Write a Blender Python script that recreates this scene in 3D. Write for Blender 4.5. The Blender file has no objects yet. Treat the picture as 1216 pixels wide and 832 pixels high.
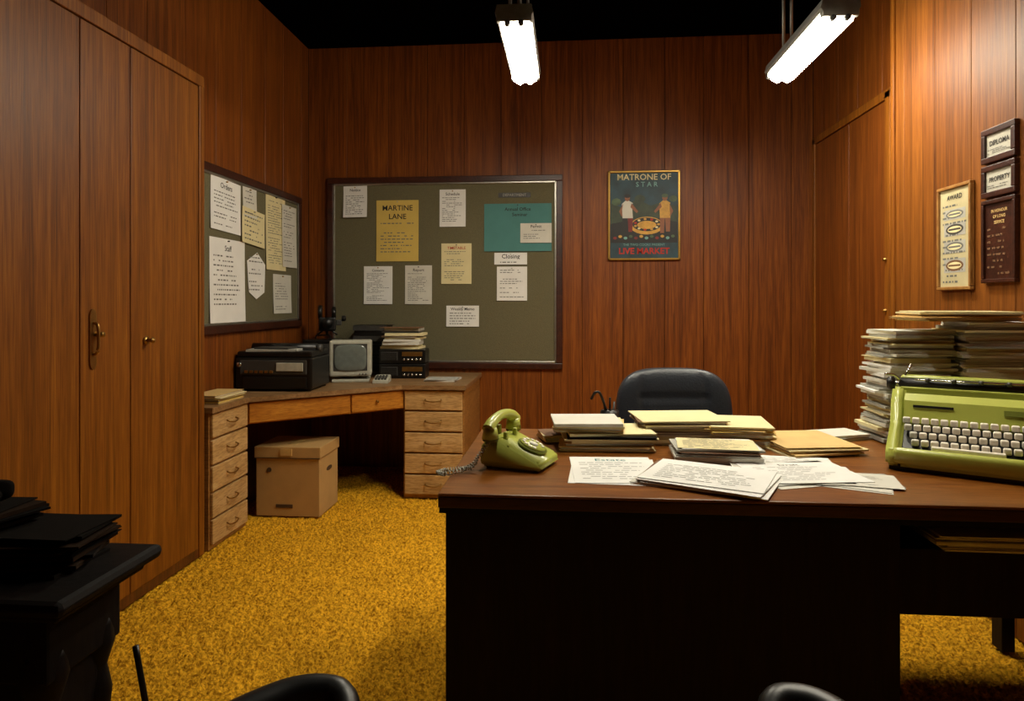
import bpy, bmesh, math, random
from mathutils import Matrix, Vector
random.seed(7)
sc = bpy.context.scene
sc.view_settings.view_transform = 'Standard'

# ------------------------------------------------------------------ helpers
def lin(h):
    h = h.lstrip('#')
    o = []
    for i in (0, 2, 4):
        c = int(h[i:i+2], 16) / 255
        o.append(c / 12.92 if c <= .04045 else ((c + .055) / 1.055) ** 2.4)
    return (o[0], o[1], o[2], 1)

def new_mat(name):
    m = bpy.data.materials.new(name); m.use_nodes = True
    nt = m.node_tree
    return m, nt, nt.nodes, nt.links, nt.nodes['Principled BSDF']

def pm(name, col, rough=.6, metal=0, nscale=30, var=.12, bump=0.0, coat=0, spec=.5):
    """simple procedural material: base colour modulated by noise"""
    m, nt, N, L, P = new_mat(name)
    tc = N.new('ShaderNodeTexCoord'); no = N.new('ShaderNodeTexNoise')
    no.inputs['Scale'].default_value = nscale; no.inputs['Detail'].default_value = 4
    L.new(tc.outputs['Object'], no.inputs['Vector'])
    r = N.new('ShaderNodeValToRGB')
    c = lin(col)
    r.color_ramp.elements[0].position = .3; r.color_ramp.elements[1].position = .7
    r.color_ramp.elements[0].color = tuple(x * (1 - var) for x in c[:3]) + (1,)
    r.color_ramp.elements[1].color = tuple(min(1, x * (1 + var)) for x in c[:3]) + (1,)
    L.new(no.outputs['Fac'], r.inputs['Fac']); L.new(r.outputs['Color'], P.inputs['Base Color'])
    P.inputs['Roughness'].default_value = rough; P.inputs['Metallic'].default_value = metal
    P.inputs['Coat Weight'].default_value = coat; P.inputs['Specular IOR Level'].default_value = spec
    if bump:
        b = N.new('ShaderNodeBump'); b.inputs['Strength'].default_value = bump
        b.inputs['Distance'].default_value = .01
        L.new(no.outputs['Fac'], b.inputs['Height']); L.new(b.outputs['Normal'], P.inputs['Normal'])
    return m

def wood(name, dark, mid, light, stretch=(14, 14, .9), rough=.38, island=.25, bump=.15, spec=.5, pore=(.66, .58, .5)):
    m, nt, N, L, P = new_mat(name)
    tc = N.new('ShaderNodeTexCoord'); geo = N.new('ShaderNodeNewGeometry')
    mul = N.new('ShaderNodeMath'); mul.operation = 'MULTIPLY'; mul.inputs[1].default_value = 37
    L.new(geo.outputs['Random Per Island'], mul.inputs[0])
    add = N.new('ShaderNodeVectorMath'); add.operation = 'ADD'
    L.new(tc.outputs['Object'], add.inputs[0]); L.new(mul.outputs[0], add.inputs[1])
    mp = N.new('ShaderNodeMapping'); mp.inputs['Scale'].default_value = stretch
    L.new(add.outputs[0], mp.inputs['Vector'])
    n1 = N.new('ShaderNodeTexNoise'); n1.inputs['Scale'].default_value = 1.0
    n1.inputs['Detail'].default_value = 7; n1.inputs['Roughness'].default_value = .65
    n1.inputs['Distortion'].default_value = 1.3
    L.new(mp.outputs[0], n1.inputs['Vector'])
    mp2 = N.new('ShaderNodeMapping'); mp2.inputs['Scale'].default_value = tuple(s * 8 for s in stretch)
    L.new(add.outputs[0], mp2.inputs['Vector'])
    n2 = N.new('ShaderNodeTexNoise'); n2.inputs['Scale'].default_value = 1.0; n2.inputs['Detail'].default_value = 3
    L.new(mp2.outputs[0], n2.inputs['Vector'])
    r = N.new('ShaderNodeValToRGB'); e = r.color_ramp.elements
    e[0].position = .32; e[0].color = lin(dark); e[1].position = .68; e[1].color = lin(light)
    x = e.new(.5); x.color = lin(mid)
    L.new(n1.outputs['Fac'], r.inputs['Fac'])
    r2 = N.new('ShaderNodeValToRGB'); e = r2.color_ramp.elements
    e[0].position = .38; e[0].color = pore + (1,); e[1].position = .54; e[1].color = (1, 1, 1, 1)
    L.new(n2.outputs['Fac'], r2.inputs['Fac'])
    mx = N.new('ShaderNodeMix'); mx.data_type = 'RGBA'; mx.blend_type = 'MULTIPLY'
    mx.inputs[0].default_value = .8
    L.new(r.outputs['Color'], mx.inputs[6]); L.new(r2.outputs['Color'], mx.inputs[7])
    mr = N.new('ShaderNodeMapRange'); mr.inputs['To Min'].default_value = 1 - island; mr.inputs['To Max'].default_value = 1 + island * .5
    L.new(geo.outputs['Random Per Island'], mr.inputs['Value'])
    hs = N.new('ShaderNodeHueSaturation'); L.new(mr.outputs[0], hs.inputs['Value'])
    L.new(mx.outputs[2], hs.inputs['Color']); L.new(hs.outputs[0], P.inputs['Base Color'])
    P.inputs['Roughness'].default_value = rough
    P.inputs['Specular IOR Level'].default_value = spec
    b = N.new('ShaderNodeBump'); b.inputs['Strength'].default_value = bump; b.inputs['Distance'].default_value = .004
    L.new(n2.outputs['Fac'], b.inputs['Height']); L.new(b.outputs['Normal'], P.inputs['Normal'])
    return m

def emis(name, col, s):
    m, nt, N, L, P = new_mat(name)
    P.inputs['Base Color'].default_value = (.8, .8, .8, 1)
    P.inputs['Emission Color'].default_value = col
    P.inputs['Emission Strength'].default_value = s
    return m

T = Matrix.Translation
def R(a, ax): return Matrix.Rotation(math.radians(a), 4, ax)

class B:
    """mesh builder: collects shaped parts into one object"""
    def __init__(s, name):
        s.name = name; s.bm = bmesh.new(); s.mats = []; s.M = Matrix.Identity(4)
    def mi(s, m):
        if m not in s.mats: s.mats.append(m)
        return s.mats.index(m)
    def put(s, t, mat, M=None, smooth=False):
        i = s.mi(mat)
        for f in t.faces: f.material_index = i; f.smooth = smooth
        t.transform(s.M @ (M if M is not None else Matrix.Identity(4)))
        bmesh.ops.recalc_face_normals(t, faces=t.faces)
        me = bpy.data.meshes.new('t'); t.to_mesh(me); t.free(); s.bm.from_mesh(me); bpy.data.meshes.remove(me)
    def box(s, lo, hi, mat, bev=0, M=None, seg=2, smooth=False):
        t = bmesh.new(); bmesh.ops.create_cube(t, size=1)
        c = [(a + b) / 2 for a, b in zip(lo, hi)]; d = [abs(b - a) for a, b in zip(lo, hi)]
        t.transform(T(c) @ Matrix.Diagonal((d[0], d[1], d[2], 1)))
        if bev: bmesh.ops.bevel(t, geom=list(t.edges), offset=min(bev, min(d) * .45), segments=seg, affect='EDGES', profile=.5)
        s.put(t, mat, M, smooth)
    def cyl(s, p, r, h, mat, r2=None, n=24, M=None, bev=0, axis='Z', smooth=True):
        t = bmesh.new(); bmesh.ops.create_cone(t, cap_ends=True, segments=n, radius1=r, radius2=r if r2 is None else r2, depth=h)
        if bev:
            bmesh.ops.bevel(t, geom=[e for e in t.edges if any(len(f.verts) > 4 for f in e.link_faces)], offset=bev, segments=2, affect='EDGES')
        A = Matrix.Identity(4)
        if axis == 'X': A = R(90, 'Y')
        if axis == 'Y': A = R(90, 'X')
        t.transform(T(p) @ A)
        s.put(t, mat, M, smooth)
    def prism(s, pts, z0, z1, mat, M=None, bev=0, smooth=False):
        """polygon in local xy extruded z0..z1"""
        t = bmesh.new()
        a = [t.verts.new((x, y, z0)) for x, y in pts]; b = [t.verts.new((x, y, z1)) for x, y in pts]
        t.faces.new(a); t.faces.new(b); n = len(pts)
        for i in range(n): t.faces.new((a[i], a[(i + 1) % n], b[(i + 1) % n], b[i]))
        bmesh.ops.recalc_face_normals(t, faces=t.faces)
        if bev: bmesh.ops.bevel(t, geom=list(t.edges), offset=bev, segments=2, affect='EDGES')
        s.put(t, mat, M, smooth)
    def poly(s, pts, mat, z=0, M=None):
        t = bmesh.new(); t.faces.new([t.verts.new((x, y, z)) for x, y in pts])
        i = s.mi(mat)
        for f in t.faces: f.material_index = i
        t.transform(s.M @ (M if M is not None else Matrix.Identity(4)))
        me = bpy.data.meshes.new('t'); t.to_mesh(me); t.free(); s.bm.from_mesh(me); bpy.data.meshes.remove(me)
    def tube(s, pts, r, mat, n=8, M=None, flat=1.0, closed=False):
        P = [Vector(p) for p in pts]; t = bmesh.new(); rings = []
        rr = r if isinstance(r, (list, tuple)) else [r] * len(P)
        up = Vector((0, 0, 1))
        for i, p in enumerate(P):
            d = (P[min(i + 1, len(P) - 1)] - P[max(i - 1, 0)]).normalized()
            u = up if abs(d.dot(up)) < .95 else Vector((1, 0, 0))
            sx = d.cross(u).normalized(); sy = sx.cross(d).normalized()
            rings.append([t.verts.new(p + sx * math.cos(k * 2 * math.pi / n) * rr[i] + sy * math.sin(k * 2 * math.pi / n) * rr[i] * flat) for k in range(n)])
        for i in range(len(rings) - 1):
            for k in range(n):
                t.faces.new((rings[i][k], rings[i][(k + 1) % n], rings[i + 1][(k + 1) % n], rings[i + 1][k]))
        t.faces.new(rings[0]); t.faces.new(rings[-1])
        s.put(t, mat, M, True)
    def spl(s, pts, r, mat, n=12, sub=6, M=None, flat=1.0):
        """smooth tube through control points (catmull-rom)"""
        P = [Vector(p) for p in pts]; rr = list(r) if isinstance(r, (list, tuple)) else [r] * len(P)
        o, ro = [], []
        for i in range(len(P) - 1):
            a, b_, c, d = P[max(i - 1, 0)], P[i], P[i + 1], P[min(i + 2, len(P) - 1)]
            for k in range(sub):
                t = k / sub
                o.append(.5 * ((2 * b_) + (c - a) * t + (2 * a - 5 * b_ + 4 * c - d) * t * t + (3 * b_ - a - 3 * c + d) * t ** 3))
                ro.append(rr[i] * (1 - t) + rr[i + 1] * t)
        o.append(P[-1]); ro.append(rr[-1])
        s.tube(o, ro, mat, n, M, flat)
    def sup(s, size, mat, n=5, cuts=14, M=None, fn=None):
        """super-ellipsoid cushion"""
        t = bmesh.new(); bmesh.ops.create_cube(t, size=2)
        bmesh.ops.subdivide_edges(t, edges=t.edges, cuts=cuts, use_grid_fill=True)
        for v in t.verts:
            c = v.co; k = (abs(c.x) ** n + abs(c.y) ** n + abs(c.z) ** n) ** (1 / n)
            c = c / k
            if fn: c = fn(Vector(c))
            v.co = Vector((c.x * size[0] / 2, c.y * size[1] / 2, c.z * size[2] / 2))
        s.put(t, mat, M, True)
    def text(s, txt, size, mat, M, align='CENTER', bold=0):
        cu = bpy.data.curves.new('t', 'FONT'); cu.body = txt; cu.size = size; cu.align_x = align; cu.align_y = 'CENTER'
        cu.offset = bold * size; cu.resolution_u = 2
        o = bpy.data.objects.new('t', cu); bpy.context.collection.objects.link(o)
        bpy.context.view_layer.update()
        me = bpy.data.meshes.new_from_object(o.evaluated_get(bpy.context.evaluated_depsgraph_get()))
        bpy.data.objects.remove(o); bpy.data.curves.remove(cu)
        t = bmesh.new(); t.from_mesh(me); bpy.data.meshes.remove(me)
        i = s.mi(mat)
        for f in t.faces: f.material_index = i
        t.transform(s.M @ M); me = bpy.data.meshes.new('t'); t.to_mesh(me); t.free(); s.bm.from_mesh(me); bpy.data.meshes.remove(me)
    def done(s, loc=(0, 0, 0), rz=0, M=None, sc_=1, sx_=1):
        me = bpy.data.meshes.new(s.name)
        if sc_ != 1 or sx_ != 1: s.bm.transform(Matrix.Diagonal((sc_ * sx_, sc_, sc_, 1)))
        s.bm.to_mesh(me); s.bm.free()
        for m in s.mats: me.materials.append(m)
        o = bpy.data.objects.new(s.name, me); bpy.context.collection.objects.link(o)
        o.matrix_world = M if M is not None else T(loc) @ R(rz, 'Z')
        return o

# ------------------------------------------------------------------ materials
W_wall = wood('wood_panelling', '#5c2d09', '#7a4010', '#925218', (30, 30, .8), .46, .07, spec=.32)
W_side = wood('wood_panelling_side', '#5e320c', '#7b4612', '#90571c', (30, 30, .8), .5, .07, spec=.28)
W_cab = wood('wood_cabinet', '#66380a', '#844c10', '#9a5f1a', (26, 26, .7), .46, .07, spec=.32)
W_groove = pm('groove_dark', '#1c0903', .9)
W_trim = wood('wood_trim', '#4a2308', '#5f320c', '#703c12', (20, 20, 2), .45, .1)
W_oak = wood('oak_drawer', '#b08a54', '#c49e66', '#d4b07a', (3, 3, 22), .45, .1)
W_oakedge = wood('oak_carcass', '#8a5e2c', '#9d7038', '#ae8046', (3, 3, 22), .45, .1)
W_apron = wood('apron_orange', '#a0621a', '#b57424', '#c48630', (3, 3, 22), .4, .05)
W_ctop = wood('corner_desk_top', '#7a5a36', '#8c6a44', '#9c7a54', (3, 10, 10), .4, .05)
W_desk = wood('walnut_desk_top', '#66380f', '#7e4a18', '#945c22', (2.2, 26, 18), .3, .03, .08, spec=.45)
W_desk2 = wood('walnut_desk_body_shaded', '#150b06', '#1b1009', '#21140b', (14, 14, 1), .6, .03, spec=.2)  # near black: shade of the unlit desk front is put into the colour
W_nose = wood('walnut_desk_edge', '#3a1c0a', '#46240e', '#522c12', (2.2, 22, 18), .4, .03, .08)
BLACK = pm('ceiling_black', '#040303', 1, spec=0)
FELT = pm('board_felt', '#645e44', .95, nscale=180, var=.12, bump=.2)
FRAMED = wood('frame_dark', '#2c1208', '#3c1a0c', '#4a2210', (12, 12, 12), .4, .02)
ALU = pm('aluminium', '#a8a49a', .35, .9)
CHROME = pm('chrome', '#c8c6c0', .2, 1)
BRASS = pm('brass', '#a07a40', .35, .9)
WHITE = pm('paper_white', '#e6e5e0', .8, var=.04, nscale=8)
WHITE2 = pm('paper_offwhite', '#cfccc0', .8, var=.06, nscale=8)
GREYP = pm('paper_grey', '#a4a298', .8, var=.1, nscale=20)
CREAM = pm('paper_cream', '#dccf9e', .8, var=.05, nscale=8)
YEL = pm('paper_yellow', '#cfb25a', .8, var=.05, nscale=8)
TEAL = pm('paper_teal', '#4a7f7c', .8, var=.05, nscale=8)
MANILA = pm('manila_folder', '#d2b070', .75, var=.08, nscale=12)
BROWNF = pm('brown_folder', '#6c4a2c', .75, var=.1)
INK = pm('ink', '#2a2824', .8)
INK2 = pm('ink_grey', '#6b6a64', .8)
INKG = pm('ink_teal', '#1f7a7a', .8)
RED = pm('print_red', '#b02a1a', .7)
AVO = pm('avocado_plastic', '#b0b650', .35, var=.04, nscale=15, coat=.2)
AVOD = pm('avocado_dark', '#727a28', .45)
KEYC = pm('key_cream', '#f0e8d8', .4, var=.05)
BLK = pm('black_plastic', '#0e0d0c', .4)
BLK2 = pm('black_metal', '#181614', .35, .3)
DGREY = pm('dark_grey_plastic', '#3a3834', .5)
LEATH = pm('black_leather', '#2a2e35', .36, nscale=120, bump=.15)
LGREY = pm('light_grey_plastic', '#b0ae9e', .5)
SCREEN = pm('crt_glass', '#6a706a', .15, coat=.5)
CARD = pm('cardboard', '#b58f56', .85, nscale=10, var=.07)
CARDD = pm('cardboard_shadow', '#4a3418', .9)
TAPE = pm('packing_tape', '#c4a060', .5)
DARKW = wood('dark_furniture', '#0a0604', '#0f0906', '#150c08', (10, 10, 2), .6, .05, spec=.2)  # near black: foreground shade is put into the side table's colour
DARKB = pm('dark_book', '#14100c', .9, spec=.1); DARKP = pm('dark_paper_edge', '#2c1e12', .9, spec=.1)  # darkened so the foreground pile looks unlit
LAMPH = pm('lamp_housing', '#8c8a84', .4, .5)
LC = (1, .92, .74, 1)
GLOW = emis('fluorescent_glow', LC, 78)

# carpet
CAR, nt, N, L, P = new_mat('shag_carpet')
tc = N.new('ShaderNodeTexCoord'); n1 = N.new('ShaderNodeTexNoise'); n1.inputs['Scale'].default_value = 85; n1.inputs['Detail'].default_value = 5
n2 = N.new('ShaderNodeTexNoise'); n2.inputs['Scale'].default_value = 4; n2.inputs['Detail'].default_value = 3
L.new(tc.outputs['Object'], n1.inputs['Vector']); L.new(tc.outputs['Object'], n2.inputs['Vector'])
r = N.new('ShaderNodeValToRGB'); r.color_ramp.elements[0].position = .34; r.color_ramp.elements[0].color = lin('#99640a')
r.color_ramp.elements[1].position = .6; r.color_ramp.elements[1].color = lin('#f0b228')
L.new(n1.outputs['Fac'], r.inputs['Fac'])
mr = N.new('ShaderNodeMapRange'); mr.inputs['To Min'].default_value = .78; mr.inputs['To Max'].default_value = 1.12
L.new(n2.outputs['Fac'], mr.inputs['Value'])
hs = N.new('ShaderNodeHueSaturation'); L.new(r.outputs[0], hs.inputs['Color']); L.new(mr.outputs[0], hs.inputs['Value'])
L.new(hs.outputs[0], P.inputs['Base Color']); P.inputs['Roughness'].default_value = .95
P.inputs['Specular IOR Level'].default_value = .1
bp = N.new('ShaderNodeBump'); bp.inputs['Strength'].default_value = .8; bp.inputs['Distance'].default_value = .01
L.new(n1.outputs['Fac'], bp.inputs['Height']); L.new(bp.outputs['Normal'], P.inputs['Normal'])

# ------------------------------------------------------------------ room shell
XL, YB, ZC = -1.98, 5.0, 3.18
XR, XRN, YRN, YF = 1.75, 1.66, 3.61, -1.2
# floor (shag surface as real relief)
import numpy as np
nx, ny = 400, 640
xs = np.linspace(XL - .05, XR + .05, nx); ys = np.linspace(YF - .05, YB + .05, ny)
rng = np.random.default_rng(3)
Xg, Yg = np.meshgrid(xs, ys); jit = .003
co = np.stack([Xg + rng.uniform(-jit, jit, Xg.shape), Yg + rng.uniform(-jit, jit, Xg.shape),
               rng.uniform(-.022, 0, Xg.shape)], -1).reshape(-1, 3)
idx = np.arange(nx * ny).reshape(ny, nx)
q = np.stack([idx[:-1, :-1], idx[:-1, 1:], idx[1:, 1:], idx[1:, :-1]], -1).reshape(-1, 4)
me = bpy.data.meshes.new('floor'); me.vertices.add(len(co)); me.vertices.foreach_set('co', co.ravel())
me.loops.add(q.size); me.loops.foreach_set('vertex_index', q.ravel())
me.polygons.add(len(q)); me.polygons.foreach_set('loop_start', np.arange(0, q.size, 4))
me.polygons.foreach_set('loop_total', np.full(len(q), 4)); me.update(); me.validate()
me.materials.append(CAR); fl = bpy.data.objects.new('floor', me); bpy.context.collection.objects.link(fl)

b = B('ceiling'); b.box((XL - .1, YF - .1, ZC), (XR + .1, YB + .1, ZC + .1), BLACK); b.done()

def panel_wall(name, axis, face, a0, a1, out, z0=0, z1=ZC, thick=.1, mat=W_wall, seed=1, w=.3, first=None):
    """axis: 'x' wall runs along x at y=face; out = direction of room (+1/-1)"""
    rnd = random.Random(seed); b = B(name)
    g0, g1 = face - out * .012, face - out * thick
    if axis == 'x': b.box((a0, min(g0, g1), z0), (a1, max(g0, g1), z1), W_groove)
    else: b.box((min(g0, g1), a0, z0), (max(g0, g1), a1, z1), W_groove)
    p = a0
    while p < a1 - .01:
        q = min(a1, p + w * rnd.choice([1, 1, 1.07, .93]))
        lo, hi = p + .0015, q - .0015
        y0, y1 = sorted((face, face - out * .0125))
        if axis == 'x': b.box((lo, y0, z0), (hi, y1, z1), mat, bev=.0015, seg=1)
        else: b.box((y0, lo, z0), (y1, hi, z1), mat, bev=.0015, seg=1)
        p = q
    return b.done()
panel_wall('wall_back', 'x', YB, XL, XR, -1, seed=4)
panel_wall('wall_left', 'y', XL, YF, YB, 1, seed=2)
panel_wall('wall_right', 'y', XR, YRN, YB, -1, seed=5)
panel_wall('wall_near_right', 'y', XRN, YF, YRN, -1, thick=.19, seed=8, mat=W_side)
panel_wall('wall_front', 'x', YF, XL, XR, 1, seed=9)
# corner trim on the projecting wall
b = B('trim_1'); b.box((XRN - .012, YRN - .03, 0), (XRN + .02, YRN + .006, ZC), W_cab, bev=.004); b.done()

# closet in the right wall
b = B('door_closet')
x = XR - .001
b.box((x - .02, 3.80, 0), (x, 3.86, 2.40), W_cab, bev=.004)
b.box((x - .02, 4.92, 0), (x, 4.965, 2.40), W_cab, bev=.004)
b.box((x - .02, 3.80, 2.36), (x, 4.965, 2.41), W_cab, bev=.004)
b.box((x - .012, 3.865, .02), (x + .0, 4.345, 2.355), W_wall, bev=.003)
b.box((x - .012, 4.355, .02), (x + .0, 4.915, 2.355), W_wall, bev=.003)
b.cyl((x - .02, 3.84, 1.48), .010, .03, BRASS, axis='X')
b.cyl((x - .02, 3.84, 1.20), .010, .03, BRASS, axis='X')
b.done()

# built-in cabinet on the left wall
b = B('built_in_wardrobe')
cx = -1.80
b.box((XL + .002, .3, 0), (cx - .022, 3.18, 2.345), W_groove)
b.box((XL + .002, 3.155, 0), (cx + .002, 3.20, 2.36), W_cab, bev=.004)
b.box((XL + .002, .3, 2.305), (cx + .004, 3.20, 2.36), W_cab, bev=.004)
b.box((cx - .03, .3, 0), (cx - .004, 3.155, .05), W_trim)
for y0, y1 in ((.9, 1.62), (1.62, 2.348), (2.348, 2.637), (2.637, 3.15)):
    b.box((cx - .024, y0 + .0025, .045), (cx, y1 - .0025, 2.30), W_cab, bev=.003)
AX = Matrix(((0, 0, 1, 0), (1, 0, 0, 0), (0, 1, 0, 0), (0, 0, 0, 1)))    # polygon (y,z) extruded along x
b.prism([(.018 * math.cos(a), .085 * (1 if math.sin(a) > 0 else -1) + .03 * math.sin(a)) for a in [(i + .5) * math.pi / 12 for i in range(24)]],
        0, .006, BRASS, M=T((cx, 2.412, 1.108)) @ AX)
b.spl([(cx + .004, 2.412, 1.17), (cx + .022, 2.412, 1.16), (cx + .026, 2.412, 1.11), (cx + .022, 2.412, 1.06), (cx + .004, 2.412, 1.05)], .006, BRASS)
b.cyl((cx + .02, 2.425, 1.125), .010, .035, BRASS, axis='X')
b.cyl((cx + .004, 2.735, 1.085), .018, .008, BRASS, axis='X')
b.cyl((cx + .02, 2.735, 1.085), .008, .03, BRASS, axis='X')
b.cyl((cx + .034, 2.735, 1.085), .013, .012, BRASS, axis='X', bev=.004)
b.done()

# ------------------------------------------------------------------ flat paper things
MB = lambda x, z, y: Matrix(((1, 0, 0, x), (0, 0, -1, y), (0, 1, 0, z), (0, 0, 0, 1)))    # back wall
ML = lambda y, z, x: Matrix(((0, 0, 1, x), (1, 0, 0, y), (0, 1, 0, z), (0, 0, 0, 1)))     # left wall
MR = lambda y, z, x: Matrix(((0, 0, -1, x), (-1, 0, 0, y), (0, 1, 0, z), (0, 0, 0, 1)))   # right wall

def dashes(b, x0, x1, y, h, mat, rnd, z, fill=.85, M=None):
    x = x0
    end = x0 + (x1 - x0) * rnd.uniform(.6, 1)
    while x < end:
        w = rnd.uniform(.008, .03)
        if rnd.random() < fill: b.poly([(x, y), (min(x + w, end), y), (min(x + w, end), y + h), (x, y + h)], mat, z, M)
        x += w + h * 1.2

def paper(name, M, w, h, mat, title=None, lines=10, tsize=None, rot=0, ink=INK2, curl=.006, seed=0, pin=True, cut=None, tmat=None):
    rnd = random.Random(seed); b = B(name); b.M = R(rot, 'Z')
    zc = lambda y: curl * (.5 - y / h) ** 2 + .002
    if cut:
        b.poly([(x * w / 2, y * h / 2) for x, y in cut], mat, .004); zc = lambda y: .004
    else:
        t = bmesh.new(); n = 8; rows = []
        for j in range(n + 1):
            y = -h / 2 + h * j / n
            rows.append([t.verts.new((sx * w / 2, y, zc(y))) for sx in (-1, 1)])
        for j in range(n): t.faces.new((rows[j][0], rows[j][1], rows[j + 1][1], rows[j + 1][0]))
        b.put(t, mat, smooth=True)
    top = h / 2 - h * .07
    if title:
        ts = tsize or w * .2
        for ln in title.split('|'):
            top -= ts * .5
            b.text(ln, ts, tmat or INK, T((0, top, zc(top) + .0012)), bold=.01)
            top -= ts * .65
    if lines:
        lines = int(lines * 1.3)
        st = (top + h / 2 - h * .08) / lines
        for i in range(lines):
            y = top - st * (i + .7)
            if rnd.random() < .15: continue
            dashes(b, -w * .4, w * .4, y, min(st * .3, .008), ink, rnd, max(zc(y), zc(y + st * .4)) + .0012)
    if pin: b.cyl((0, h / 2 - .012, .007), .004, .012, rnd.choice([DGREY, BRASS, ALU]), n=10)
    return b.done(M=M)

# bulletin boards
def board(name, M, w, h):
    b = B(name)
    b.box((-w / 2 + .03, -h / 2 + .03, 0), (w / 2 - .03, h / 2 - .03, .014), FELT)
    f = .045
    for (x0, y0, x1, y1) in ((-w/2, -h/2, w/2, -h/2 + f), (-w/2, h/2 - f, w/2, h/2), (-w/2, -h/2 + f, -w/2 + f, h/2 - f), (w/2 - f, -h/2 + f, w/2, h/2 - f)):
        b.box((x0, y0, 0), (x1, y1, .028), FRAMED, bev=.004)
    g = .014
    for (x0, y0, x1, y1) in ((-w/2+f, -h/2+f, w/2-f, -h/2 + f+g), (-w/2+f, h/2 - f-g, w/2-f, h/2-f), (-w/2+f, -h/2 + f, -w/2 + f+g, h/2 - f), (w/2 - f-g, -h/2 + f, w/2-f, h/2 - f)):
        b.box((x0, y0, .005), (x1, y1, .024), ALU, bev=.003)
    return b.done(M=M)
board('bulletin_board', MB(-.935, 1.469, YB - .001), 1.78, 1.436)
board('bulletin_board', ML(4.03, 1.54, XL + .001), 1.55, .94)

def pb(x0, z1, x1, z0, mat, **k):   # back board paper
    paper('pinned_paper', MB((x0 + x1) / 2, (z0 + z1) / 2, YB - .016), x1 - x0, z1 - z0, mat, **k)
pb(-1.699, 2.124, -1.516, 1.886, WHITE, title='Notice', lines=9, seed=1, rot=1, tsize=.03, curl=.02)
pb(-1.445, 2.013, -1.122, 1.553, YEL, title='MARTINE|LANE', tsize=.056, lines=9, ink=INK2, seed=2)
pb(-.962, 2.088, -.765, 1.809, WHITE, title='Schedule', tsize=.03, lines=12, seed=3)
pb(-.626, 1.977, -.125, 1.623, TEAL, title='Annual Office|   Seminar', tsize=.035, lines=0, seed=4, tmat=INK)
paper('pinned_paper', MB(-.24, 1.757, YB - .024), .231, .145, WHITE2, title='Permit', tsize=.03, lines=5, seed=5)
pb(-1.542, 1.517, -1.322, 1.231, WHITE, title='Contents', tsize=.025, lines=14, seed=6)
pb(-1.225, 1.522, -1.02, 1.231, WHITE2, title='Report', tsize=.03, lines=13, seed=7)
pb(-.949, 1.685, -.721, 1.382, CREAM, title='TIMETABLE', tsize=.028, lines=12, ink=INK2, seed=8, tmat=RED)
pb(-.55, 1.613, -.306, 1.525, WHITE, title='Closing', tsize=.045, lines=1, seed=9)
pb(-.531, 1.510, -.306, 1.257, WHITE, title=None, lines=10, seed=10)
pb(-.911, 1.22, -.665, 1.064, WHITE, title='Weekly Memo', tsize=.03, lines=4, seed=11)
b = B('board_label'); b.poly([(-.12, -.018), (.12, -.018), (.12, .018), (-.12, .018)], DGREY, .002)
b.text('DEPARTMENT', .028, GREYP, T((0, 0, .003))); b.done(M=MB(-.40, 2.04, YB - .016))

def pl(y0, z1, y1, z0, mat, dx=0, **k):
    paper('pinned_paper', ML((y0 + y1) / 2, (z0 + z1) / 2, XL + .016 + dx), y1 - y0, z1 - z0, mat, **k)
pl(3.55, 1.95, 3.89, 1.65, WHITE, title='Orders', tsize=.045, lines=8, seed=21, ink=INK2, rot=-2)
pl(3.92, 1.95, 4.10, 1.77, WHITE2, lines=6, seed=22)
pl(3.90, 1.82, 4.20, 1.60, CREAM, dx=.005, lines=6, seed=23, rot=-4)
pl(4.23, 1.96, 4.53, 1.46, CREAM, lines=20, seed=24)
pl(4.47, 1.92, 4.71, 1.49, WHITE2, dx=.005, lines=16, seed=25)
pl(3.54, 1.61, 3.945, 1.13, WHITE, title='Staff', tsize=.045, lines=10, seed=26, ink=INK2)
pl(3.97, 1.56, 4.22, 1.265, WHITE, lines=8, seed=27, cut=[(-.8, -.7), (0, -1), (.9, -.7), (1, .5), (.1, 1), (-1, .6)])
pl(4.34, 1.435, 4.63, 1.17, WHITE2, lines=10, seed=28)

# illustrated poster
b = B('framed_poster')
w, h = .522, .655
PB = pm('poster_night_blue', '#1d3a44', .5, nscale=9, var=.5); PG = pm('poster_green', '#45593a', .5, nscale=14, var=.4)
PY = pm('poster_gold', '#c9983a', .5, var=.2); PS = pm('poster_skin', '#8a5434', .5); PD = pm('poster_dark', '#181614', .5)
PT = pm('poster_teal', '#6f9f98', .5); PO = pm('poster_olive', '#2f3a28', .5, nscale=20, var=.4); PRD = pm('poster_red_dark', '#7a1c14', .5, nscale=12, var=.3)
GOLD = pm('gold_frame', '#a8823c', .35, .7)
b.box((-w/2 + .005, -h/2 + .005, 0), (w/2 - .005, h/2 - .005, .012), PB)
for q in ((-w/2, -h/2, w/2, -h/2 + .016), (-w/2, h/2 - .016, w/2, h/2), (-w/2, -h/2, -w/2 + .016, h/2), (w/2 - .016, -h/2, w/2, h/2)):
    b.box((q[0], q[1], 0), (q[2], q[3], .022), GOLD, bev=.004)
z = .0125
def ell(cx, cy, rx, ry, n=20, rot=0):
    return [(cx + rx * math.cos(a) * math.cos(rot) - ry * math.sin(a) * math.sin(rot), cy + rx * math.cos(a) * math.sin(rot) + ry * math.sin(a) * math.cos(rot)) for a in [i * 2 * math.pi / n for i in range(n)]]
b.poly([(-.24, -.12), (.24, -.12), (.24, .06), (.14, .10), (.05, .07), (-.05, .12), (-.16, .06), (-.24, .09)], PO, z)
for k, (tx, ty, tr) in enumerate(((-.2, .1, .035), (-.03, .12, .04), (.05, .10, .035), (.21, .12, .03), (.0, .06, .03))): b.poly(ell(tx, ty, tr, tr * .8, 9), [PG, PO, PB][k % 3], z + .0002)
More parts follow.
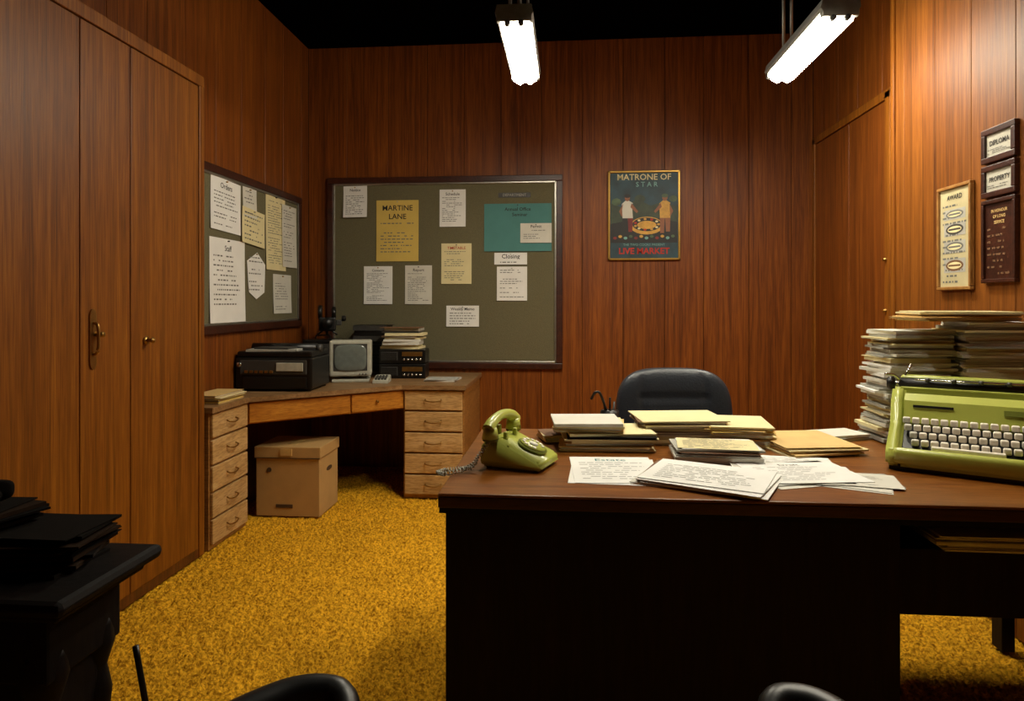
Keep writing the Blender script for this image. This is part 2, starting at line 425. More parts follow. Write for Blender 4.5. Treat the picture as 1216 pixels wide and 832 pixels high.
b.poly([(-.24, -.2), (.24, -.2), (.24, -.05), (.1, -.02), (-.08, -.03), (-.24, -.06)], PD, z + .0003)
b.poly(ell(.02, -.075, .12, .065), PY, z + .0006); b.poly(ell(.02, -.066, .104, .05), PD, z + .0009)
b.poly(ell(.02, -.07, .07, .03), PY, z + .0012)
for k in range(11):
    a = k * 2 * math.pi / 11; b.poly(ell(.02 + .085 * math.cos(a), -.066 + .039 * math.sin(a), .011, .008, 8), [PY, CREAM, RED][k % 3], z + .0014)
for (px, col, s) in ((-.12, WHITE2, 1), (.15, PY, -1)):
    b.poly([(px - .035, -.02), (px + .04, -.02), (px + .034, .07), (px + .04, .09), (px + .012, .108), (px - .015, .108), (px - .04, .085)], col, z + .0016)
    b.poly([(px - .034, -.13), (px - .006, -.13), (px + .0, -.02), (px - .036, -.02)], PD if s > 0 else PS, z + .0018)
    b.poly([(px + .008, -.12), (px + .036, -.12), (px + .04, -.02), (px + .002, -.02)], PRD if s > 0 else PS, z + .0018)
    b.poly(ell(px, .128, .019, .024), PS, z + .002)
    b.poly(ell(px, .143, .024, .014), PD if s > 0 else PG, z + .0022)
    b.poly([(px + s * .03, .09), (px + s * .078, .03), (px + s * .068, .016), (px + s * .022, .06)], PS, z + .0024)
    b.poly([(px - s * .03, .09), (px - s * .06, .03), (px - s * .04, -.01), (px - s * .035, .0), (px - s * .04, .035)], PS, z + .0024)
for k in range(12): b.poly(ell(-.21 + k * .038, -.165 + .012 * (k % 2), .014, .011, 8), [PRD, PY, PT, PG][k % 4], z + .002)
b.text('MATRONE OF', .062, CREAM, T((0, .278, z + .001)), bold=.01); b.text('S T A R', .05, PT, T((.02, .225, z + .001)), bold=.01)
b.text('THE TWO COOKS PRESENT', .024, PT, T((0, -.215, z + .001)))
b.text('LIVE MARKET', .062, RED, T((0, -.262, z + .001)), bold=.025)
b.done(M=MB(.549, 1.88, YB - .001))

# right wall frames
def frame(name, yc, zc, w, h, mat, bg, title, tsize, lines, ink, seed, border=.012, art=None, tmat=None):
    rnd = random.Random(seed); b = B(name)
    b.box((-w/2 + .003, -h/2 + .003, 0), (w/2 - .003, h/2 - .003, .01), bg)
    f = border
    for q in ((-w/2, -h/2, w/2, -h/2 + f), (-w/2, h/2 - f, w/2, h/2), (-w/2, -h/2 + f, -w/2 + f, h/2 - f), (w/2 - f, -h/2 + f, w/2, h/2 - f)):
        b.box((q[0], q[1], 0), (q[2], q[3], .02), mat, bev=.003)
    top = h/2 - f - .02
    if art: art(b)
    for ln in title.split('|'):
        top -= tsize * .6; b.text(ln, tsize, tmat or INK, T((0, top, .0115)), bold=.02); top -= tsize * .7
    if lines:
        st = (top + h/2 - f - .01) / lines
        for i in range(lines): dashes(b, -w * .36, w * .36, top - st * (i + .7), min(st * .4, .008), ink, rnd, .0112)
    b.done(M=MR(yc, zc, XRN - .001))
def art1(b):
    for y, m, hh in ((.10, INK2, .022), (.035, DGREY, .028), (-.04, INK2, .026), (-.12, BROWNF, .03)):
        b.poly([(-.08, y - hh), (.08, y - hh), (.08, y + hh), (-.08, y + hh)], GREYP, .0111)
        b.poly(ell(0, y, .066, hh * .8), m, .0113); b.poly(ell(0, y, .052, hh * .5), CREAM, .0116)
        b.poly([(-.045, y - .004), (.045, y - .004), (.045, y + .004), (-.045, y + .004)], m, .0118)
CREAMD = pm('aged_certificate', '#b8ac84', .8, var=.08, nscale=14)
PLQ = pm('plaque_paper', '#b4b0a2', .8, var=.06)
frame('framed_certificate', 3.035, 1.525, .252, .45, W_oakedge, CREAMD, 'AWARD', .03, 14, INK2, 31, art=art1, border=.014)
frame('framed_plaque', 2.735, 1.86, .205, .135, FRAMED, PLQ, 'DIPLOMA', .028, 3, INK2, 32, .024)
frame('framed_plaque', 2.735, 1.72, .205, .125, FRAMED, PLQ, 'PROPERTY', .026, 2, INK2, 33, .022)
frame('framed_plaque', 2.735, 1.485, .205, .325, FRAMED, FRAMED, 'IN HONOUR|OF LONG|SERVICE', .017, 8, BROWNF, 34, .016, tmat=MANILA)

# ------------------------------------------------------------------ fluorescent fixtures
def fixture(x, y0, y1, z, glow=GLOW, name='fluorescent_light', w=.075, skirt=0):
    b = B(name)
    A = Matrix(((1, 0, 0, x), (0, 0, 1, 0), (0, 1, 0, z), (0, 0, 0, 1)))
    b.prism([(-w, .085), (w, .085), (w + .008, .05), (w, .036), (-w, .036), (-w - .008, .05)], y0, y1, LAMPH, M=A)
    b.prism([(-w + .006, .036), (w - .006, .036), (w - .014, .0), (.028, -.02), (0, -.006), (-.028, -.02), (-w + .014, .0)], y0 + .03, y1 - .03, glow, M=A)
    if skirt:      # deep louvre sides, added to keep the unseen fixture's light on the desk
        for sx in (-1, 1): b.box((x + sx * (w + .03) - .004, y0, z - skirt), (x + sx * (w + .03) + .004, y1, z + .05), LAMPH)
        for yy in (y0 - .008, y1): b.box((x - w - .034, yy, z - skirt), (x + w + .034, yy + .008, z + .05), LAMPH)
        b.box((x - w - .034, y0, z + .045), (x + w + .034, y1, z + .052), LAMPH)
    for yy in (y0, y1 - .03):
        b.box((x - w - .002, yy, z + .012), (x + w + .002, yy + .03, z + .085), LAMPH, bev=.004)
        b.cyl((x - .03, yy + .015, z + .005), .012, .036, DGREY, axis='Y'); b.cyl((x + .03, yy + .015, z + .005), .012, .036, DGREY, axis='Y')
    for yy in (y0 + .04, y1 - .12):
        for dx in (-.02, .02): b.cyl((x + dx, yy, (z + .085 + ZC) / 2), .008, ZC - z - .085, LAMPH, n=10)
        b.box((x - .05, yy - .04, ZC - .02), (x + .05, yy + .05, ZC), LAMPH, bev=.004)
    b.done()
fixture(-.235, 2.90, 3.69, 2.45)
fixture(1.15, 2.96, 3.78, 2.45)
GLOW_FILL = emis('added_fill_glow_louvred', LC, 80)
fixture(.62, 1.85, 2.65, 2.75, GLOW_FILL, skirt=.075)  # unseen fixture, added to brighten desk papers and floor

# ------------------------------------------------------------------ corner desk
b = B('corner_desk')
zt = .72; g = .004
top = [(XL + g, 3.22), (-1.765, 3.22), (-1.765, 3.60), (-1.055, 4.20), (-.645, 4.20), (-.645, YB - g), (XL + g, YB - g)]
b.prism(top, zt - .03, zt, W_ctop, bev=.003)
b.box((XL + g, 3.24, 0), (-1.80, 3.63, zt - .03), W_oakedge)
dz = (zt - .05) / 5
for i in range(5):
    z0 = .02 + i * dz
    b.box((-1.80, 3.25, z0 + .006), (-1.782, 3.62, z0 + dz - .006), W_oak, bev=.004)
    zc = z0 + dz / 2
    b.spl([(-1.782, 3.39, zc + .008), (-1.765, 3.392, zc), (-1.758, 3.435, zc - .006), (-1.765, 3.478, zc), (-1.782, 3.48, zc + .008)], .004, BRASS, n=8)
b.box((-1.05, 4.235, 0), (-.66, YB - .02, zt - .03), W_oakedge)
for i in range(5):
    z0 = .02 + i * dz
    b.box((-1.04, 4.215, z0 + .006), (-.67, 4.235, z0 + dz - .006), W_oak, bev=.004)
    zc = z0 + dz / 2
    b.spl([(-.905, 4.215, zc + .008), (-.903, 4.20, zc), (-.855, 4.192, zc - .006), (-.807, 4.20, zc), (-.805, 4.215, zc + .008)], .004, BRASS, n=8)
p0, p1 = Vector((-1.79, 3.625, 0)), Vector((-1.05, 4.245, 0)); d = (p1 - p0); ln = d.length; ang = math.degrees(math.atan2(d.y, d.x))
A = T(p0) @ R(ang, 'Z')
b.box((0, 0, zt - .155), (ln, .03, zt - .03), W_apron, M=A)
b.box((.01, -.014, zt - .148), (ln * .62, .002, zt - .036), W_apron, bev=.004, M=A)
b.box((ln * .63, -.014, zt - .148), (ln - .01, .002, zt - .036), W_apron, bev=.004, M=A)
b.cyl((ln * .8, -.02, zt - .09), .008, .02, BRASS, axis='Y', M=A)
b.box((XL + g, 3.63, .1), (XL + .022, YB - g, zt - .03), W_trim)
b.done()

# cardboard file box
b = B('cardboard_box')
b.box((-1.82, 3.80, 0), (-1.44, 4.11, .36), CARD, bev=.003)
b.box((-1.828, 3.792, .34), (-1.432, 4.118, .405), CARD, bev=.004)
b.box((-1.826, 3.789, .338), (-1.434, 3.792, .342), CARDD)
b.box((-1.67, 3.786, .355), (-1.60, 3.80, .395), TAPE)
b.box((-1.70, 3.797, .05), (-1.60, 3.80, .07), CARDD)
b.prism(ell(0, 0, .045, .014), 0, .003, CARDD, M=T((-1.441, 3.96, .25)) @ AX)
b.prism(ell(0, 0, .014, .014), 0, .003, CARDD, M=T((-1.74, 3.799, .27)) @ R(90, 'X'))
b.box((-1.64, 3.86, .405), (-1.60, 4.05, .4062), TAPE)
b.done()

# ------------------------------------------------------------------ stacks
def stack(name, loc, w, d, h, mats, tmin=.004, tmax=.012, off=.012, rot=4, rz=0, seed=0, toppaper=None, lean=(0, 0)):
    rnd = random.Random(seed); b = B(name); z = 0
    while z < h - .001:
        t = min(rnd.uniform(tmin, tmax), h - z); k = z / h
        m = rnd.choice(mats); ww = w * rnd.uniform(.9, 1.04); dd = d * rnd.uniform(.9, 1.04)
        M = T((rnd.uniform(-off, off) + lean[0] * k, rnd.uniform(-off, off) + lean[1] * k, z)) @ R(rnd.uniform(-rot, rot), 'Z')
        if t > .006 and m in (MANILA, BROWNF, YEL, DARKB):
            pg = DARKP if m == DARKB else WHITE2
            b.box((-ww/2, -dd/2, 0), (ww/2, dd/2, .0012), m, M=M)
            b.box((-ww/2 + .006, -dd/2 + .006, .0012), (ww/2 - .006, dd/2 - .004, t - .0016), pg, M=M)
            b.box((-ww/2, -dd/2, t - .0014), (ww/2, dd/2, t - .0002), m, M=M)
        else:
            b.box((-ww/2, -dd/2, 0), (ww/2, dd/2, t - .0008), m, M=M)
        z += t
    if toppaper:
        M = R(rnd.uniform(-3, 3), 'Z') @ T((lean[0], lean[1], h + .0006))
        b.poly([(-w * .47, -d * .47), (w * .47, -d * .47), (w * .47, d * .47), (-w * .47, d * .47)], toppaper, 0, M=M)
        for i in range(10): dashes(b, -w * .4, w * .4, d * .38 - i * d * .085, d * .02, INK2, rnd, .0006, M=M)
    return b.done(loc, rz)

ZD = .75
# ------------------------------------------------------------------ main desk
b = B('executive_desk')
b.box((-.34, 1.735, ZD - .008), (1.60, 2.65, ZD), W_desk, bev=.003)
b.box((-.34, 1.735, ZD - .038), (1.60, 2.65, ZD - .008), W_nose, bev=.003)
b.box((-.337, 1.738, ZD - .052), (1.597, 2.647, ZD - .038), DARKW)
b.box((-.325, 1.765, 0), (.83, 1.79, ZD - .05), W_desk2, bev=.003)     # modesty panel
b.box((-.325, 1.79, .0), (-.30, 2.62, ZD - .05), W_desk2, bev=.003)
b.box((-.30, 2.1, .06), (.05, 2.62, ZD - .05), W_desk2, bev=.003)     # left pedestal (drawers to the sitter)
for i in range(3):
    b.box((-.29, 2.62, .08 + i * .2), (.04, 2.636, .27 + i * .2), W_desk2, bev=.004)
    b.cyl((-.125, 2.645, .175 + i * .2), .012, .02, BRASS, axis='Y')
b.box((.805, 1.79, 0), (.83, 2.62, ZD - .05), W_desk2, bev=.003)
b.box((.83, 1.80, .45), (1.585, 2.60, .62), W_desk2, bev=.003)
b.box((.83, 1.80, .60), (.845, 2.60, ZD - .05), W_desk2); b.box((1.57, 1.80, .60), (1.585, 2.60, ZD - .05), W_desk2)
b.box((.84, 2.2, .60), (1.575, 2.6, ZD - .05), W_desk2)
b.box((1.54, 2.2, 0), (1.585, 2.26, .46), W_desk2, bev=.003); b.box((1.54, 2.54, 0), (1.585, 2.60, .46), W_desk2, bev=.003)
b.done()
stack('shelf_papers', (1.23, 1.93, .621), .60, .3, .04, [WHITE2, WHITE, WHITE], .003, .006, rot=1, seed=61, off=.006)

# stacks on the desk
stack('folder_stack', (.13, 2.36, ZD), .31, .22, .06, [MANILA, BROWNF, DARKB, MANILA, CREAM], seed=11, rot=5, rz=4)
stack('folder_stack', (.07, 2.36, ZD + .06), .24, .20, .035, [CREAM, MANILA, WHITE2], seed=12, rot=6)
stack('folder_stack', (.40, 2.50, ZD), .30, .24, .085, [MANILA, CREAM, BROWNF, WHITE2], seed=13, rot=6, rz=3)
stack('folder_stack', (.60, 2.48, ZD), .22, .26, .072, [MANILA, YEL, WHITE2, CREAM], seed=14, rot=7, rz=-6)
stack('paper_stack', (.47, 2.20, ZD), .26, .17, .045, [WHITE, WHITE2, GREYP, BROWNF], seed=15, rot=4, rz=-4, toppaper=CREAM)
stack('folder_stack', (.80, 2.38, ZD), .27, .30, .03, [MANILA, CREAM, WHITE2], seed=16, rot=8, rz=12)
stack('paper_stack', (.99, 2.56, ZD), .2, .13, .022, [GREYP, WHITE2], seed=17, rot=8, rz=25)
stack('paper_stack', (-.06, 2.44, ZD), .08, .13, .03, [WHITE2, CREAM, BROWNF], seed=18, rot=6, rz=15, off=.004)

def sheet(name, x, y, w, d, rz, n, mats, title=None, seed=0, tone=INK2, th=.0016, z=0, spread=.02, twist=9):
    rnd = random.Random(seed); b = B(name)
    for i in range(n):
        m = mats[i % len(mats)]
        M = T((rnd.uniform(-spread, spread) if i else 0, rnd.uniform(-spread, spread) if i else 0, (n - 1 - i) * th)) @ R(rnd.uniform(-twist, twist) if i else 0, 'Z')
        b.box((-w/2, -d/2, 0), (w/2, d/2, th * .8), m, M=M)
    M = T((0, 0, n * th))
    if title: b.text(title, d * .13, tone, M @ T((0, d * .36, .0003)))
    for i in range(9): dashes(b, -w * .4, w * .4, d * .24 - i * d * .075, d * .013, INK2, rnd, .0002, M=M)
    return b.done((x, y, ZD + z), rz)
sheet('loose_papers', .135, 2.02, .25, .31, 3, 2, [WHITE], 'Estate', 41, INKG)
sheet('loose_papers', .39, 1.925, .33, .25, -24, 6, [WHITE, WHITE, BROWNF, WHITE, WHITE2, BROWNF], None, 42, th=.003)
sheet('loose_papers', .67, 2.01, .30, .23, 8, 5, [WHITE, WHITE2, WHITE], 'Draft', 43, spread=.035, twist=16)
sheet('loose_papers', .80, 1.95, .21, .15, -14, 4, [WHITE2, GREYP, WHITE2], None, 44, spread=.03, twist=14)
sheet('loose_papers', .70, 2.165, .22, .12, -8, 3, [WHITE, WHITE2], None, 45, spread=.02)

PP = [WHITE, WHITE2, GREYP, WHITE2, GREYP, CREAM]
stack('document_pile', (1.21, 2.555, ZD), .23, .18, .40, PP, .003, .014, .018, 7, 3, 51, lean=(.03, 0))
stack('document_pile', (1.47, 2.53, ZD), .22, .21, .43, PP, .003, .014, .012, 5, -3, 52)
stack('folder_stack', (1.37, 2.53, ZD + .432), .34, .2, .035, [MANILA, YEL, MANILA, CREAM], .004, .008, .014, 7, 2, 53)

# pen cup
b = B('pen_cup'); b.cyl((0, 0, .045), .032, .09, BLK2, r2=.035, bev=.003)
for i, (dx, dy, l) in enumerate(((-.015, 0, .13), (.012, .01, .12), (.0, -.012, .14))):
    b.tube([(dx * .4, dy * .4, .02), (dx * 1.6, dy * 1.6, l)], .004, [BLK, DGREY, BLK2][i])
b.spl([(-.01, 0, .08), (-.035, 0, .15), (-.055, 0, .155), (-.07, 0, .13)], .005, BLK); b.done((.155, 2.57, ZD))

# ------------------------------------------------------------------ telephone
b = B('desk_telephone')
A = Matrix(((1, 0, 0, 0), (0, 0, 1, 0), (0, 1, 0, 0), (0, 0, 0, 1)))
prof = [(-.095, .006), (.115, .006), (.12, .02), (.105, .038), (.0, .082), (-.04, .10), (-.07, .10), (-.095, .085), (-.105, .03)]
b.prism(prof, -.088, .088, AVO, M=A, bev=.007, smooth=True)
for sx in (-.08, .09):
    for sy in (-.06, .06): b.cyl((sx, sy, .004), .01, .008, BLK)
Md = T((.052, 0, .064)) @ R(22.5, 'Y')
b.cyl((0, 0, .004), .052, .008, AVOD, M=Md, n=32, bev=.002); b.cyl((0, 0, .01), .045, .006, AVO, M=Md, n=32)
for k in range(10):
    a = math.radians(30 + k * 30); b.cyl((.034 * math.cos(a), .034 * math.sin(a), .0135), .0065, .003, KEYC, M=Md, n=12)
b.cyl((0, 0, .014), .016, .004, WHITE2, M=Md)
for sy in (-.04, .04):
    b.box((-.095, sy - .008, .09), (-.08, sy + .008, .125), AVO, bev=.004); b.box((-.035, sy - .008, .09), (-.02, sy + .008, .118), AVO, bev=.004)
hp = [(-.058, -.115, .135), (-.058, -.09, .150), (-.058, -.05, .163), (-.058, 0, .168), (-.058, .05, .163), (-.058, .09, .150), (-.058, .115, .135)]
b.spl(hp, [.021, .02, .0165, .016, .0165, .02, .021], AVO, n=16)
for sy in (-1, 1):
    b.cyl((-.058, sy * .098, .122), .029, .045, AVO, r2=.021, n=24, bev=.004); b.cyl((-.058, sy * .098, .099), .026, .006, AVOD, n=24)
pts = []
path = [Vector(p) for p in ((-.058, -.105, .098), (-.085, -.135, .05), (-.10, -.155, .015), (-.135, -.17, .012), (-.17, -.20, .012), (-.18, -.24, .012), (-.15, -.25, .012), (-.12, -.18, .012), (-.11, -.1, .02))]
nn = 280
for i in range(nn):
    u = i / (nn - 1) * (len(path) - 1); k = min(int(u), len(path) - 2); f = u - k
    p = path[k].lerp(path[k + 1], f); dd = (path[k + 1] - path[k]).normalized()
    s1 = dd.cross(Vector((0, 0, 1)) if abs(dd.z) < .9 else Vector((1, 0, 0))).normalized(); s2 = s1.cross(dd)
    a = i * .95; pts.append(p + s1 * .006 * math.cos(a) + s2 * .006 * math.sin(a))
b.tube(pts, .0022, LGREY, n=5)
b.done((-.155, 2.06, ZD), -18, sc_=.9)

# ------------------------------------------------------------------ typewriter
b = B('typewriter')
Wd = .46
A = AX
cheek = [(0, .012), (-.010, .03), (-.008, .056), (.008, .070), (.155, .118), (.185, .185), (.25, .222), (.33, .21), (.352, .17), (.352, .012)]
for x0, x1 in ((-Wd/2, -Wd/2 + .045), (Wd/2 - .045, Wd/2)): b.prism(cheek, x0, x1, AVO, M=A, bev=.009, smooth=True)
core = [(.004, .012), (.0, .05), (.014, .064), (.02, .045), (.17, .105), (.185, .185), (.215, .198), (.225, .17), (.29, .17), (.295, .21), (.34, .205), (.345, .012)]
b.prism(core, -Wd/2 + .044, Wd/2 - .044, AVO, M=A)
b.prism([(.02, .048), (.165, .106), (.165, .112), (.02, .055)], -Wd/2 + .045, Wd/2 - .045, BLK, M=A)
b.box((-Wd/2 + .01, .01, 0), (Wd/2 - .01, .34, .014), BLK)
b.box((-Wd/2 + .02, -.012, .02), (Wd/2 - .02, .022, .068), AVO, bev=.016, smooth=True, seg=4)
b.prism([(.15, .122), (.178, .188), (.215, .206), (.222, .198), (.19, .175), (.168, .12)], -Wd/2 + .043, Wd/2 - .043, AVO, M=A)
b.box((-.16, -.002, 0), (-.04, .001, .008), CHROME, M=T((0, .167, .168)) @ R(-22, 'X'))
b.box((.10, -.002, -.004), (.17, .001, .012), AVOD, M=T((0, .165, .166)) @ R(-22, 'X'))
for rI, (ky, kz, nk, ox) in enumerate(((.050, .088, 12, .006), (.076, .106, 12, 0), (.102, .124, 13, -.004), (.128, .142, 13, -.01))):
    for k in range(nk):
        x = (k - (nk - 1) / 2) * .0278 + ox
        b.box((x - .0112, ky - .0098, kz - .018), (x + .0112, ky + .0098, kz), KEYC if 0 < k < nk - 1 else WHITE2, bev=.004)
        b.cyl((x, ky, kz - .026), .003, .02, BLK2, n=6)
b.box((-.10, .022, .06), (.10, .038, .076), KEYC, bev=.004)
b.box((-.17, .222, .16), (.17, .285, .175), BLK)
for k in range(18):
    x = -.13 + k * .0153; b.box((x - .002, .224, .175), (x + .002, .262, .192), BLK2)
b.cyl((0, .285, .228), .021, .42, BLK, axis='X', n=28)
for sx in (-1, 1):
    b.cyl((sx * .218, .285, .228), .008, .03, CHROME, axis='X'); b.cyl((sx * .238, .285, .228), .022, .026, BLK, axis='X', bev=.004)
b.box((-.21, .305, .20), (.21, .345, .256), AVO, bev=.014, smooth=True, seg=4)
b.box((-.205, .250, .195), (.205, .264, .222), AVO, bev=.004)
b.tube([(-.16, .262, .246), (.16, .262, .246)], .003, CHROME)
for k in range(4): b.cyl((-.12 + k * .08, .262, .246), .007, .014, DGREY, axis='X')
b.spl([(-.205, .27, .24), (-.225, .24, .26), (-.25, .21, .265)], .004, CHROME); b.tube([(-.20, .31, .24), (-.175, .33, .29)], .004, CHROME)
for sx in (-.2, .2):
    for sy in (.03, .31): b.cyl((sx, sy, .003), .014, .006, BLK)
b.done((1.122, 2.0, ZD), -29, sx_=.89)

# ------------------------------------------------------------------ office chair
def chairfn(c):
    x, y, z = c
    if y < 0:
        y += .14 * math.exp(-((abs(x) - .55) / .05) ** 2) * (1 - abs(z) ** 4)
        y += .14 * math.exp(-((z - .45) / .05) ** 2) * (abs(x) < .6) + .1 * math.exp(-((z + .25) / .05) ** 2)
    y += -.55 * x * x
    k = 1 - .08 * max(0, z) ** 2 - .12 * max(0, -z)
    return Vector((x * k, y, z + .05 * (1 - x * x) * (z > 0) * z))
b = B('office_chair')
b.sup((.54, .12, .48), LEATH, 4.2, 30, M=T((0, .22, .685)) @ R(-6, 'X'), fn=chairfn)
b.sup((.52, .50, .12), LEATH, 5, 14, M=T((0, -.04, .46)))
for sx in (-1, 1):
    b.spl([(sx * .24, -.16, .42), (sx * .29, -.16, .52), (sx * .295, -.14, .61), (sx * .295, .08, .63), (sx * .27, .18, .60)], .018, BLK, n=10)
    b.sup((.06, .28, .04), LEATH, 4, 8, M=T((sx * .295, -.03, .635)))
b.box((-.04, .18, .36), (.04, .27, .62), BLK, bev=.01); b.box((-.15, -.15, .37), (.15, .25, .40), BLK, bev=.01)
b.cyl((0, 0, .23), .028, .28, BLK2); b.cyl((0, 0, .12), .05, .08, BLK2)
for k in range(5):
    a = math.radians(90 + 72 * k); e = (.28 * math.cos(a), .28 * math.sin(a))
    b.tube([(0, 0, .12), (e[0] * .6, e[1] * .6, .105), (e[0], e[1], .075)], [.03, .022, .016], BLK2)
    b.cyl((e[0], e[1], .03), .03, .035, BLK, axis='X', bev=.004); b.cyl((e[0], e[1], .06), .01, .03, BLK2)
b.done((.50, 3.02, 0), 3)

# ------------------------------------------------------------------ objects on corner desk
ZK = zt
b = B('computer_printer')    # squat black machine
b.box((-.23, -.16, .01), (.23, .17, .20), BLK2, bev=.012)
b.box((-.225, -.15, .20), (.225, .165, .235), BLK2, bev=.01)
b.box((-.20, -.165, .10), (.20, -.155, .185), DGREY, bev=.004); b.box((-.18, -.17, .02), (.20, -.158, .085), BLK, bev=.003)
for k in range(6): b.box((-.17 + k * .03, -.174, .11), (-.15 + k * .03, -.163, .125), BRASS, bev=.002)
b.box((.02, -.172, .12), (.18, -.163, .17), LGREY, bev=.003); b.cyl((-.2, -.17, .16), .014, .02, CHROME, axis='Y')
b.cyl((.0, .02, .245), .03, .40, BLK, axis='X'); b.cyl((.215, .02, .245), .024, .03, DGREY, axis='X')
b.box((-.18, -.14, .234), (.12, -.02, .246), GREYP, M=R(4, 'Z')); b.box((-.13, -.12, .246), (.09, -.0, .256), DGREY, M=R(-6, 'Z'), bev=.003)
for sx in (-.2, .2):
    for sy in (-.13, .14): b.cyl((sx, sy, .006), .014, .012, BLK)
b.done((-1.74, 4.0, ZK), 2)

b = B('crt_monitor')
# bezel ring around a bulging screen
fw, fh, bz = .27, .235, .03
b.box((-fw/2, -.12, .04), (fw/2, .02, .04 + fh), LGREY, bev=.012)
b.prism([(-.12, .02), (.12, .02), (.075, .17), (-.075, .17)], .06, .25, LGREY, bev=.008)
b.box((-fw/2 + bz - .004, -.123, .04 + bz + .006), (fw/2 - bz + .004, -.118, .04 + fh - bz + .008), DGREY, bev=.002)
b.sup((fw - 2 * bz, .03, fh - 2 * bz), SCREEN, 4, 12, M=T((0, -.118, .04 + fh / 2 + .004)))
for k in range(3): b.cyl((.06 + k * .02, -.122, .054), .005, .008, DGREY, axis='Y', n=12)
b.cyl((0, .02, .03), .06, .03, LGREY, bev=.004); b.box((-.12, -.12, 0), (.12, .12, .02), LGREY, bev=.006)
for k in range(6): b.box((-.09, .05 + k * .016, .252), (.09, .056 + k * .016, .254), DGREY)
b.done((-1.455, 4.43, ZK), 14)

b = B('radio_cassette')
b.box((-.16, -.10, 0), (.16, .10, .10), BLK2, bev=.006); b.box((-.16, -.10, .104), (.16, .10, .20), BLK2, bev=.006)
for z0 in (.0, .104):
    b.box((-.145, -.104, z0 + .02), (-.03, -.098, z0 + .08), DGREY, bev=.002); b.box((.0, -.104, z0 + .05), (.14, -.098, z0 + .08), BRASS, bev=.002)
    for k in range(5): b.cyl((.015 + k * .028, -.106, z0 + .028), .008, .014, CHROME, axis='Y')
    for k in range(5): b.box((-.14, -.107, z0 + .026 + k * .011), (-.035, -.103, z0 + .03 + k * .011), BLK)
b.done((-1.15, 4.66, ZK), 4)
stack('book_stack', (-1.15, 4.66, ZK + .202), .27, .19, .15, [GREYP, WHITE2, BROWNF, DGREY, CREAM], .012, .026, .018, 8, 0, 71)
stack('binder_stack', (-1.43, 4.86, ZK), .26, .17, .36, [BLK, DGREY, BLK2, BLK2], .02, .04, .008, 3, 0, 72)
b = B('equipment_case'); b.box((-.12, -.10, 0), (.12, .10, .26), BLK2, bev=.01); b.box((-.10, -.104, .15), (.10, -.098, .23), DGREY, bev=.003)
b.spl([(-.05, 0, .255), (-.045, 0, .285), (.045, 0, .285), (.05, 0, .255)], .006, BLK, n=8); b.done((-1.77, 4.74, ZK), 6)
b = B('film_camera')
b.box((-.06, -.035, .03), (.06, .045, .13), BLK, bev=.012); b.cyl((0, -.06, .09), .034, .06, BLK2, axis='Y', bev=.004); b.cyl((0, -.092, .09), .04, .02, BLK, axis='Y')
b.cyl((-.05, .01, .165), .05, .03, BLK, axis='X', bev=.004); b.cyl((.045, .02, .16), .045, .03, BLK2, axis='X', bev=.004)
b.box((.06, -.02, .07), (.10, .02, .11), DGREY, bev=.006); b.cyl((.115, .0, .12), .016, .04, BLK2, bev=.003)
for a in (90, 210, 330): b.tube([(0, 0, .06), (.08 * math.cos(math.radians(a)), .08 * math.sin(math.radians(a)), .004)], .007, BLK2)
b.done((-1.73, 4.72, ZK + .289), 20)
stack('paper_stack', (-1.875, 3.46, ZK), .17, .28, .045, [YEL, WHITE2, CREAM, MANILA], seed=73, rot=3, off=.006)
stack('paper_stack', (-.84, 4.50, ZK), .22, .2, .014, [WHITE2, GREYP], seed=74, rot=8)
b = B('desk_calculator'); b.prism([(-.07, 0), (.07, 0), (.07, .045), (-.07, .02)], -.05, .05, LGREY, M=AX, bev=.003)
for i in range(4):
    for j in range(4): b.box((-.038 + i * .02, -.05 + j * .022, .022 + j * .0035), (-.024 + i * .02, -.036 + j * .022, .036 + j * .0035), DGREY, bev=.002)
b.done((-1.22, 4.33, ZK), 6)

# ------------------------------------------------------------------ foreground: side table with a cluttered pile
b = B('side_table')
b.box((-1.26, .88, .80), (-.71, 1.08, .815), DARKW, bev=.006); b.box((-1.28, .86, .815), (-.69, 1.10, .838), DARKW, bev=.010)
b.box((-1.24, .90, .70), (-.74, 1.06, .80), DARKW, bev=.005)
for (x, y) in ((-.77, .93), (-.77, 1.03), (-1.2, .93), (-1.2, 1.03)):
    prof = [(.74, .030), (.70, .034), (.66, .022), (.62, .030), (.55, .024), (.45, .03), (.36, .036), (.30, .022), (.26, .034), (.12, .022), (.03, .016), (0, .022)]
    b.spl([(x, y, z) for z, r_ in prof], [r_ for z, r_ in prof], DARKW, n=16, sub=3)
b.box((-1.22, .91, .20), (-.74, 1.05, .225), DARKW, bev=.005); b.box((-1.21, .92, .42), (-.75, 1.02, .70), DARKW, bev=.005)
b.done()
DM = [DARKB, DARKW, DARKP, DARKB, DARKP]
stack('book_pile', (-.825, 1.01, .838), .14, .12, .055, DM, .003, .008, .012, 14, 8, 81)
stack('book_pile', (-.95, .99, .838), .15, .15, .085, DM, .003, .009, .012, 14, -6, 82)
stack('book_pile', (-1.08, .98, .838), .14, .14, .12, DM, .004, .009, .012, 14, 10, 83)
b = B('crumpled_cloth')
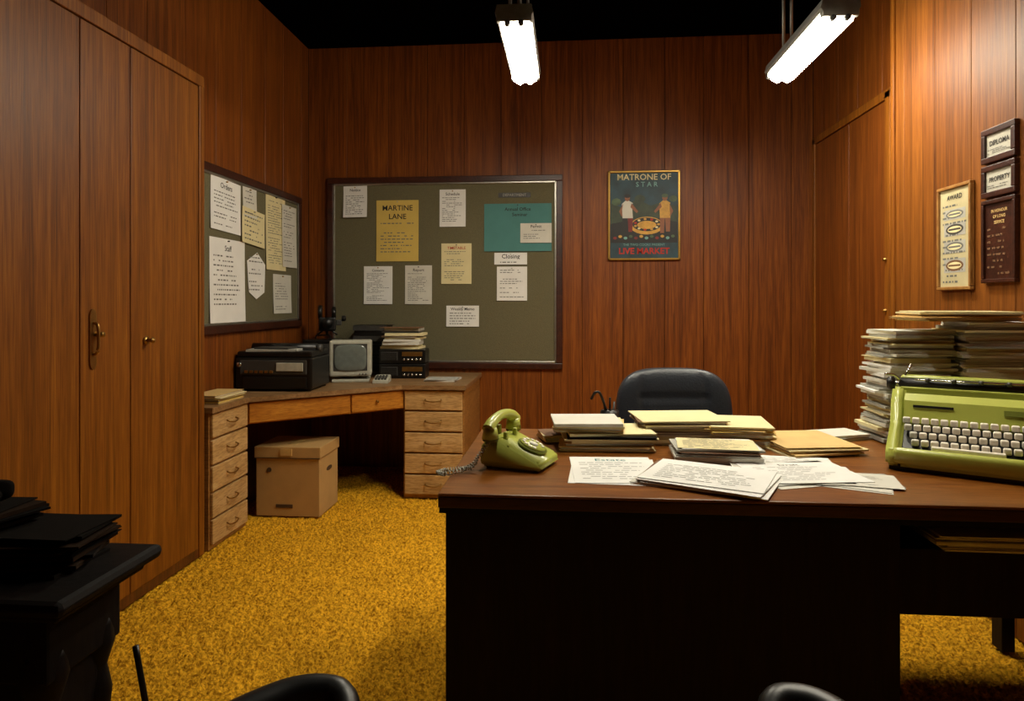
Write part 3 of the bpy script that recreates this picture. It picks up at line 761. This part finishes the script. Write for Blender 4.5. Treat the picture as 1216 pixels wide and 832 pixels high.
b.sup((.14, .10, .05), DARKB, 2.4, 16, M=T((-.97, .99, .944)), fn=lambda c: c * (1 + .16 * math.sin(c.x * 7 + c.y * 3) * math.cos(c.y * 9) + .08 * math.sin(c.x * 17 + 2)))
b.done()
b = B('power_cable'); b.spl([(-.715, 1.06, .68), (-.68, 1.06, .5), (-.66, 1.08, .36), (-.63, 1.06, .2), (-.58, 1.05, .06), (-.52, 1.08, .01), (-.42, 1.15, .008)], .005, BLK, n=8); b.done()

# foreground visitor chair (only the arms reach into view)
b = B('visitor_armchair')
b.sup((.54, .52, .12), LEATH, 5, 12, M=T((0, .55, .43)))
b.sup((.50, .10, .36), LEATH, 4, 12, M=T((0, .27, .68)) @ R(8, 'X'))
b.spl([(-.30, .30, .68), (-.40, .42, .70), (-.48, .62, .70), (-.46, .80, .70), (-.40, .885, .705), (-.345, .91, .707), (-.305, .895, .70), (-.285, .83, .65), (-.28, .76, .5), (-.26, .72, .40)], [.02, .022, .024, .025, .025, .024, .022, .02, .018, .018], BLK, n=14)
b.spl([(.30, .30, .68), (.37, .42, .70), (.38, .62, .71), (.365, .80, .715), (.34, .885, .72), (.30, .915, .722), (.265, .90, .715), (.255, .82, .66), (.26, .76, .5), (.26, .72, .40)], [.02, .022, .024, .025, .025, .024, .022, .02, .018, .018], BLK, n=14)
for sx in (-1, 1):
    for y in (.34, .76): b.tube([(sx * .22, y, .40), (sx * .25, y, .2), (sx * .27, y, .0)], .014, BLK2)
b.done()

# ------------------------------------------------------------------ world + camera
w = bpy.data.worlds.new('world'); sc.world = w; w.use_nodes = True
w.node_tree.nodes['Background'].inputs[0].default_value = (.02, .015, .01, 1)
w.node_tree.nodes['Background'].inputs[1].default_value = .2
cam = bpy.data.cameras.new('camera'); co = bpy.data.objects.new('camera', cam); bpy.context.collection.objects.link(co)
co.location = (0, 0, 1.25); co.rotation_euler = (math.radians(90), 0, math.radians(4.8))
cam.sensor_width = 36; cam.lens = 800 / 1216 * 36; cam.shift_y = -58 / 1216; cam.clip_start = .02
sc.camera = co
